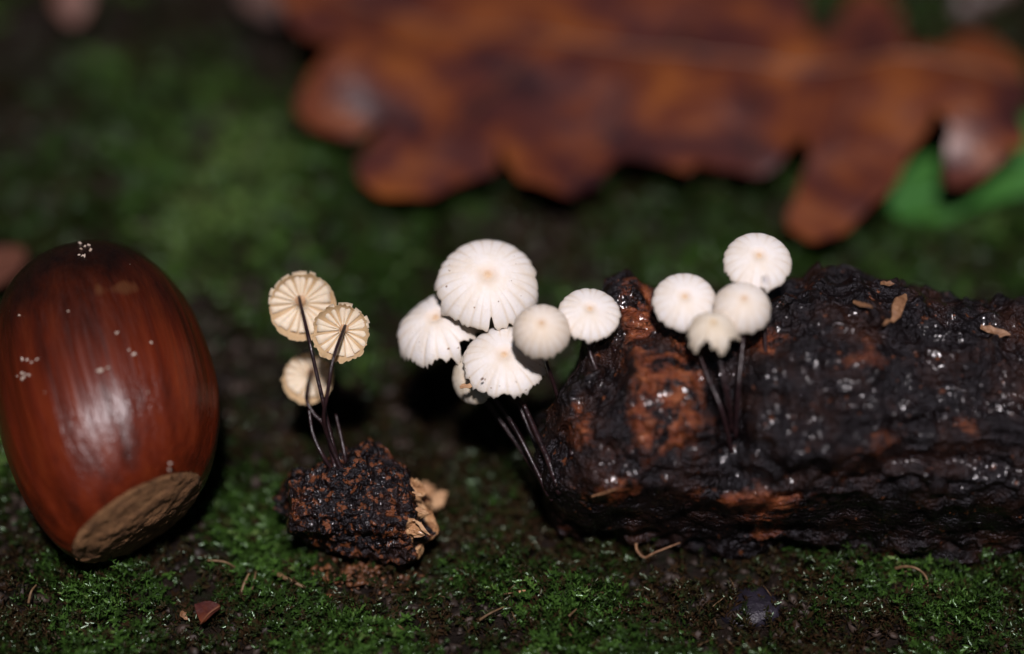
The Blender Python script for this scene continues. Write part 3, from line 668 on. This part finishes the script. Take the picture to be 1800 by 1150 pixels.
leaf('oak_leaf', 'large wet brown lobed oak leaf lying on the moss behind the mushrooms', oak_px, .45, OAK,
     bumps=[(600, 130, .22, .6), (840, 240, .12, .4), (1700, 225, .22, .5), (1580, 180, .15, .6), (540, 30, .12, .5), (1100, 120, .15, 1.6)], curl=.20, jag=.11,
     mid=[(1795, 150), (1600, 140), (1400, 125), (1200, 108), (1000, 90), (800, 60), (620, 20), (500, -20)],
     veins=[[(1500, 132), (1480, 230), (1430, 380)], [(1320, 120), (1330, 200), (1320, 295)], [(1150, 104), (1100, 180), (1000, 330)], [(960, 86), (860, 180), (700, 330)], [(780, 56), (680, 130), (560, 200)], [(1650, 140), (1690, 200), (1705, 300)], [(1420, 126), (1500, 60), (1540, 0)], [(1180, 106), (1250, 0), (1280, -100)], [(900, 74), (960, -30), (1010, -140)]], vmat=VEIN)
leaf('green_leaf', 'smooth fresh green leaf lying beneath the brown oak leaf', [(1552, 352), (1590, 300), (1650, 262), (1730, 238), (1820, 210), (1900, 200), (1990, 210), (2040, 230), (2000, 270), (1920, 305), (1830, 330), (1740, 352), (1660, 374), (1595, 376)], .16, GREEN, curl=.06, jag=0, seed=160, mid=[(2030, 232), (1900, 258), (1760, 296), (1640, 332), (1556, 352)], veins=[[(1800, 284), (1740, 276), (1680, 262)], [(1740, 300), (1700, 330), (1660, 362)], [(1880, 262), (1840, 290), (1800, 330)]], vmat=GVEIN, tilt=.12)
leaf('dead_leaf', 'dull dark dead leaf behind the left end of the oak leaf', [(430, -60), (420, -10), (450, 22), (500, 30), (530, 0), (560, -60), (520, -120), (460, -120)], .25, DULL, curl=.1, seed=170, mid=[(440, 5), (490, -40), (530, -100)], vmat=VEIN)
leaf('dead_leaf', 'pinkish brown curled leaf just behind the acorn', [(-60, 470), (-30, 440), (5, 432), (40, 436), (42, 460), (20, 490), (-30, 510), (-70, 500)], .32, OAKP, curl=.1, seed=180, mid=[(-60, 490), (-10, 462), (38, 445)], vmat=VEIN)
leaf('leaf_scrap', 'small orange brown leaf scrap far off on the dark moss', [(95, 0), (105, 26), (130, 40), (155, 28), (165, 0), (150, -30), (115, -28)], .25, OAKP, curl=.08, seed=190, fine=.12, bumps=[(130, -15, .2, .3)])
leaf('leaf_scrap', 'reddish brown leaf scrap on the moss in front of the acorn', [(340, 1058), (362, 1052), (386, 1062), (374, 1074), (354, 1088), (346, 1076)], .12, OAK, curl=.05, seed=200, fine=.06, thick=.01, mid=[(386, 1064), (366, 1078), (352, 1096)], vmat=VEIN, veinr=.012, jag=.01)
# ------------------------------------------------------------------ small litter
def ground_at(px, py, lift=.03):
    g = G(px, py, .08)
    for _ in range(3): g = G(px, py, float(height(g[0], g[1])[0]) + lift)
    return g
def chip(name, label, cat, pts, w, mat, lift=.06, thick=.6):
    P = [ground_at(*p, lift) for p in pts]; c = (P[0] + P[-1]) / 2
    rt = thing(name, label, cat, c)
    for k in range(len(P) - 1): shard(P[k], P[k + 1], w, mat, rt, c, 'splinter', thick, seg=5)
    return rt
chip('wood_chip', 'pale tan wood chip beside the torn end of the twig chunk', 'wood chip', [(738, 856), (758, 872), (776, 892)], .16, PALEWOOD, .14)
chip('wood_chip', 'small pale chip next to the reddish leaf scrap', 'wood chip', [(318, 1076), (330, 1090)], .045, SPLINT, .10)
chip('wood_chip', 'small beige chip lying at the front edge of the oak leaf', 'wood chip', [(1222, 318), (1246, 326), (1268, 322)], .15, PALEWOOD, .14)
chip('fallen_twig', 'pale grey twig beyond the oak leaf', 'twig', [(1680, 22), (1730, -4), (1800, -40)], .22, DULL, .2)
def strand(label, pts, r=.013, mat=DRY, lift=.1):
    P = catmull([ground_at(x, y, lift + l) for x, y, l in pts], 8); V, F = tube(P, r * np.linspace(1, .5, len(P)), 6, .2)
    tag(obj('dry_strand', mesh('dry_strand', V - P[0], F, mat), None, P[0]), label, 'strand', 'dry strands on the moss')
strand('brown flat dry strand lying beside the twig chunk crumbs', [(480, 1005, .02), (505, 1018, .04), (538, 1034, 0)], .022)
strand('short upright tan strand between acorn and twig crumbs', [(423, 1046, 0), (430, 1025, .05), (438, 1008, .08)], .016)
strand('thin pale strand next to the short tan strand', [(442, 1038, 0), (447, 1020, .05), (450, 1004, .06)], .010)
strand('wispy tan strand in front of the acorn scar', [(365, 985, .03), (395, 988, .05), (418, 1000, .02)], .010)
strand('curved pale strand arching from the moss under the log', [(1574, 999, .04), (1592, 996, .08), (1612, 1000, .10), (1628, 1015, .06), (1632, 1040, 0)], .014)
strand('tan strand in the moss before the open gap', [(843, 1090, 0), (862, 1078, .05), (888, 1066, .02)], .011)
strand('tiny golden strand in the open moss', [(912, 1041, .03), (924, 1038, .04)], .013, PALEWOOD)
strand('faint brown strand near the dark stone', [(1000, 1083, .02), (1014, 1070, .04)], .010)
strand('kinked pale rootlet hanging under the log', [(1118, 955, .15), (1120, 968, .12), (1133, 980, .08), (1150, 972, .1), (1196, 954, .16)], .012, SPLINT)
strand('curved bleached strand in the moss left of the acorn', [(50, 1060, .0), (55, 1040, .06), (64, 1028, .04)], .012)
for k in range(26):
    x_, y_ = rng.uniform(380, 1780), rng.uniform(1000, 1145); a_ = rng.uniform(0, 3.1); L_ = rng.uniform(12, 34)
    P = catmull([ground_at(x_, y_, .06), ground_at(x_ + L_ * .5 * math.cos(a_), y_ - L_ * .4 * math.sin(a_), .12), ground_at(x_ + L_ * math.cos(a_), y_ - L_ * .7 * math.sin(a_), .07)], 5)
    V, F = tube(P, rng.uniform(.004, .009) * np.linspace(1, .5, len(P)), 5, .2)
    tag(obj('dry_strand', mesh('dry_strand', V - P[0], F, DRY), None, P[0]), 'hair thin brown strand tangled in the front moss', 'strand', 'hair thin strands in the moss')
# dark stone
p_ = ground_at(1322, 1072, .02)
sv_ = BV.copy(); sv_ = sv_ * np.array([.27, .20, .075]) * (1 + .45 * fbm(BV * 1.6, 3, 500)[:, None])
tag(obj('dark_stone', mesh('dark_stone', sv_, BF, PEB), None, p_), 'flat dark purplish stone set in moss before the log', 'stone')
# crumbs fallen from the twig chunk
cx = np.column_stack([rng.normal(648, 48, 140), rng.normal(1006, 17, 140)]); P = np.array([ground_at(x, y, .07) for x, y in cx])
tag(obj('wood_crumbs', crumbs('wood_crumbs', P, np.minimum(rng.gamma(2, .006, 140) + .006, .03), CRUMB)), 'scatter of orange brown wood crumbs below the twig chunk', 'crumbs', kind='stuff')
